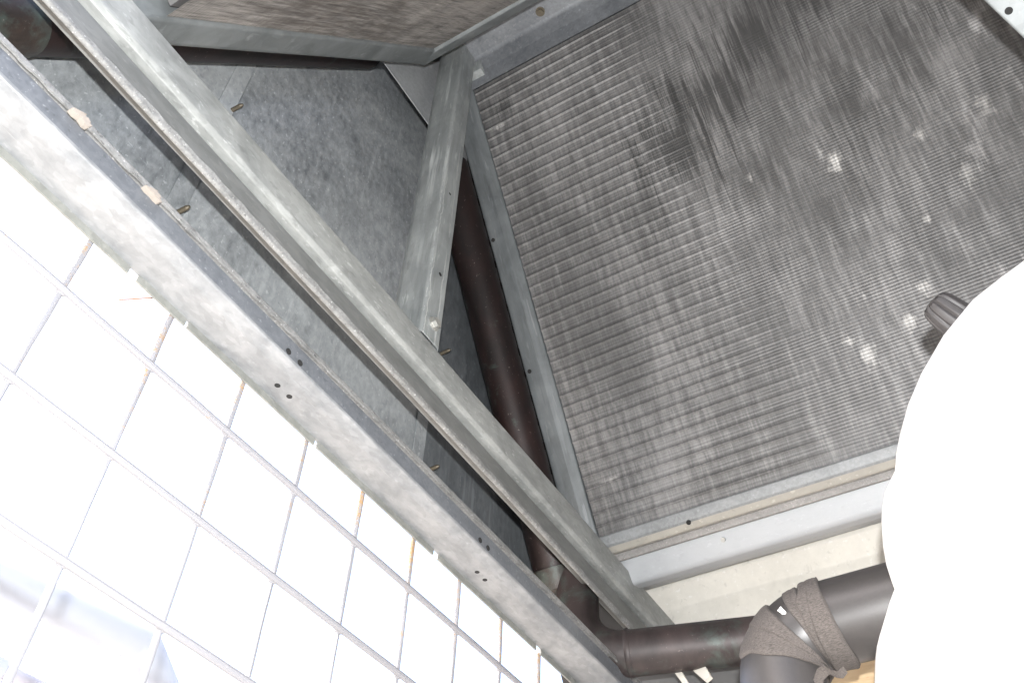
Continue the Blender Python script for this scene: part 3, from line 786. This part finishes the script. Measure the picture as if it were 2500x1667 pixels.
# ================================================================== bits under the copper pipe
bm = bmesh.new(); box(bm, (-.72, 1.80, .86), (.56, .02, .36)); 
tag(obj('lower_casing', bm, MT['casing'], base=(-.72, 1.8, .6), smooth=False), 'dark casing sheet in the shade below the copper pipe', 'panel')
for (ua, va, ub, vb, lab) in ((1648, 1628, 1690, 1690, 'thin pale strut hanging below the copper pipe, the left one'), (1702, 1622, 1728, 1654, 'short pale tapered strut below the copper pipe, right of the thin one')):
    a, b = ony(ua, va, 1.66), ony(ub, vb, 1.64)
    bm = bmesh.new(); wd = .007 if ua == 1648 else .013
    d = (b - a).normalized(); sd_ = d.cross(Vector((0, 1, 0))).normalized()
    rows = []
    for f in (0, .25, .5, .75, 1):
        p = a.lerp(b, f); w2 = wd * (1 - .45 * f) / 2 * 2
        rows.append([p - sd_ * w2, p + sd_ * w2, p + sd_ * w2 + Vector((0, .012, 0)), p - sd_ * w2 + Vector((0, .012, 0))])
    quadstrip(bm, rows, True, False, True); tag(obj('pipe_strut', bm, MT['cream'], base=tuple(a)), lab, 'strut', 'pale struts below the copper pipe')

def wood_mat():
    m, t, b = nt('raw_timber'); v = coords(t, (.15, 1, 1.0)); n = nz(t, v, 60, 5, .6, .8)
    c = mix(t, ramp(t, n, [(.3, 0.0), (.7, 1.0)]), (.34, .245, .14), (.46, .35, .215))
    s = ramp(t, nz(t, coords(t, (1, 1, 2.5)), 26, 4, .7), [(.60, 0.0), (.68, 1.0)])
    c = mix(t, math_n(t, 'MULTIPLY', s, .55), c, (.36, .12, .05))
    t.links.new(c, b.inputs['Base Color']); b.inputs['Roughness'].default_value = .7; bump(t, b, n, .2, .002); return m
MT['wood'] = wood_mat()
wd_ = thing('timber_plank', 'yellow brown timber plank under the black insulated pipe', 'plank', (0, 1.45, .80))
bm = bmesh.new(); box(bm, (.10, 1.47, .712), (1.0, .035, .150), None, .003); obj('board', bm, MT['wood'], wd_)
bm = bmesh.new(); box(bm, (.10, 1.44, .665), (1.0, .05, .075), None, .003); obj('batten', bm, MT['wood'], wd_)

# ================================================================== outside, beyond the grille
op = thing('lagged_duct', 'blurred pale blue lagged duct outside, seen through the lower left of the grille', 'duct', (-1.6, .9, .97))
a, b, c = onx(-700, 1090, -1.75), onx(345, 1568, -1.75), onx(420, 1760, -1.75)
bm = bmesh.new(); tube(bm, bend_path([a, b, c + (c - b) * 2], .05, 10, 14), .043, 28, True, .001); obj('duct_body', bm, MT['blue_white'], op)
o2 = thing('bright_pipe', 'thin shiny pipe with hanging clamps outside in the bottom left corner', 'pipe', (-1.7, .9, .84))
a, b = onx(-300, 1490, -1.75), onx(330, 1790, -1.75)
bm = bmesh.new(); tube(bm, lerp_path(a, b, 10), .0155, 18); obj('pipe_body', bm, MT['chrome'], o2)
dv2 = (b - a).normalized()
q = onx(-8, 1625, -1.75); q = a + dv2 * (q - a).dot(dv2)
bm = bmesh.new(); tube(bm, [q - dv2 * .06, q - dv2 * .058, q + dv2 * .010, q + dv2 * .012], lambda i: (.019, .022, .022, .019)[i], 18); obj('pipe_sleeve', bm, MT['blue_white'], o2)
for u in (28, 62, 150):
    q = onx(u, 1645, -1.75); q = a + dv2 * (q - a).dot(dv2)
    bm = bmesh.new(); cc = q + Vector((0, 0, -.032))
    tube(bm, [cc + Vector((0, math.cos(t_) * .016, math.sin(t_) * .016)) for t_ in [math.radians(100 + 16 * k) for k in range(17)]], .0035, 8)
    obj('pipe_clamp', bm, MT['chrome'], o2)

# ================================================================== unseen walls added round the camera to cut ambient light
bm = bmesh.new(); box(bm, (.8, -.62, .35), (3.4, .02, 1.9))
tag(obj('side_light_blocker', bm, MT['casing'], base=(.8, -.62, -.6), smooth=False), 'unseen dark wall added behind the camera to cut ambient light', 'panel')
bm = bmesh.new(); box(bm, (2.42, .7, 1.0), (.02, 2.8, 3.2))
tag(obj('end_light_blocker', bm, MT['casing'], base=(2.42, .7, -.6), smooth=False), 'unseen dark wall added far to the right to cut ambient light', 'panel')
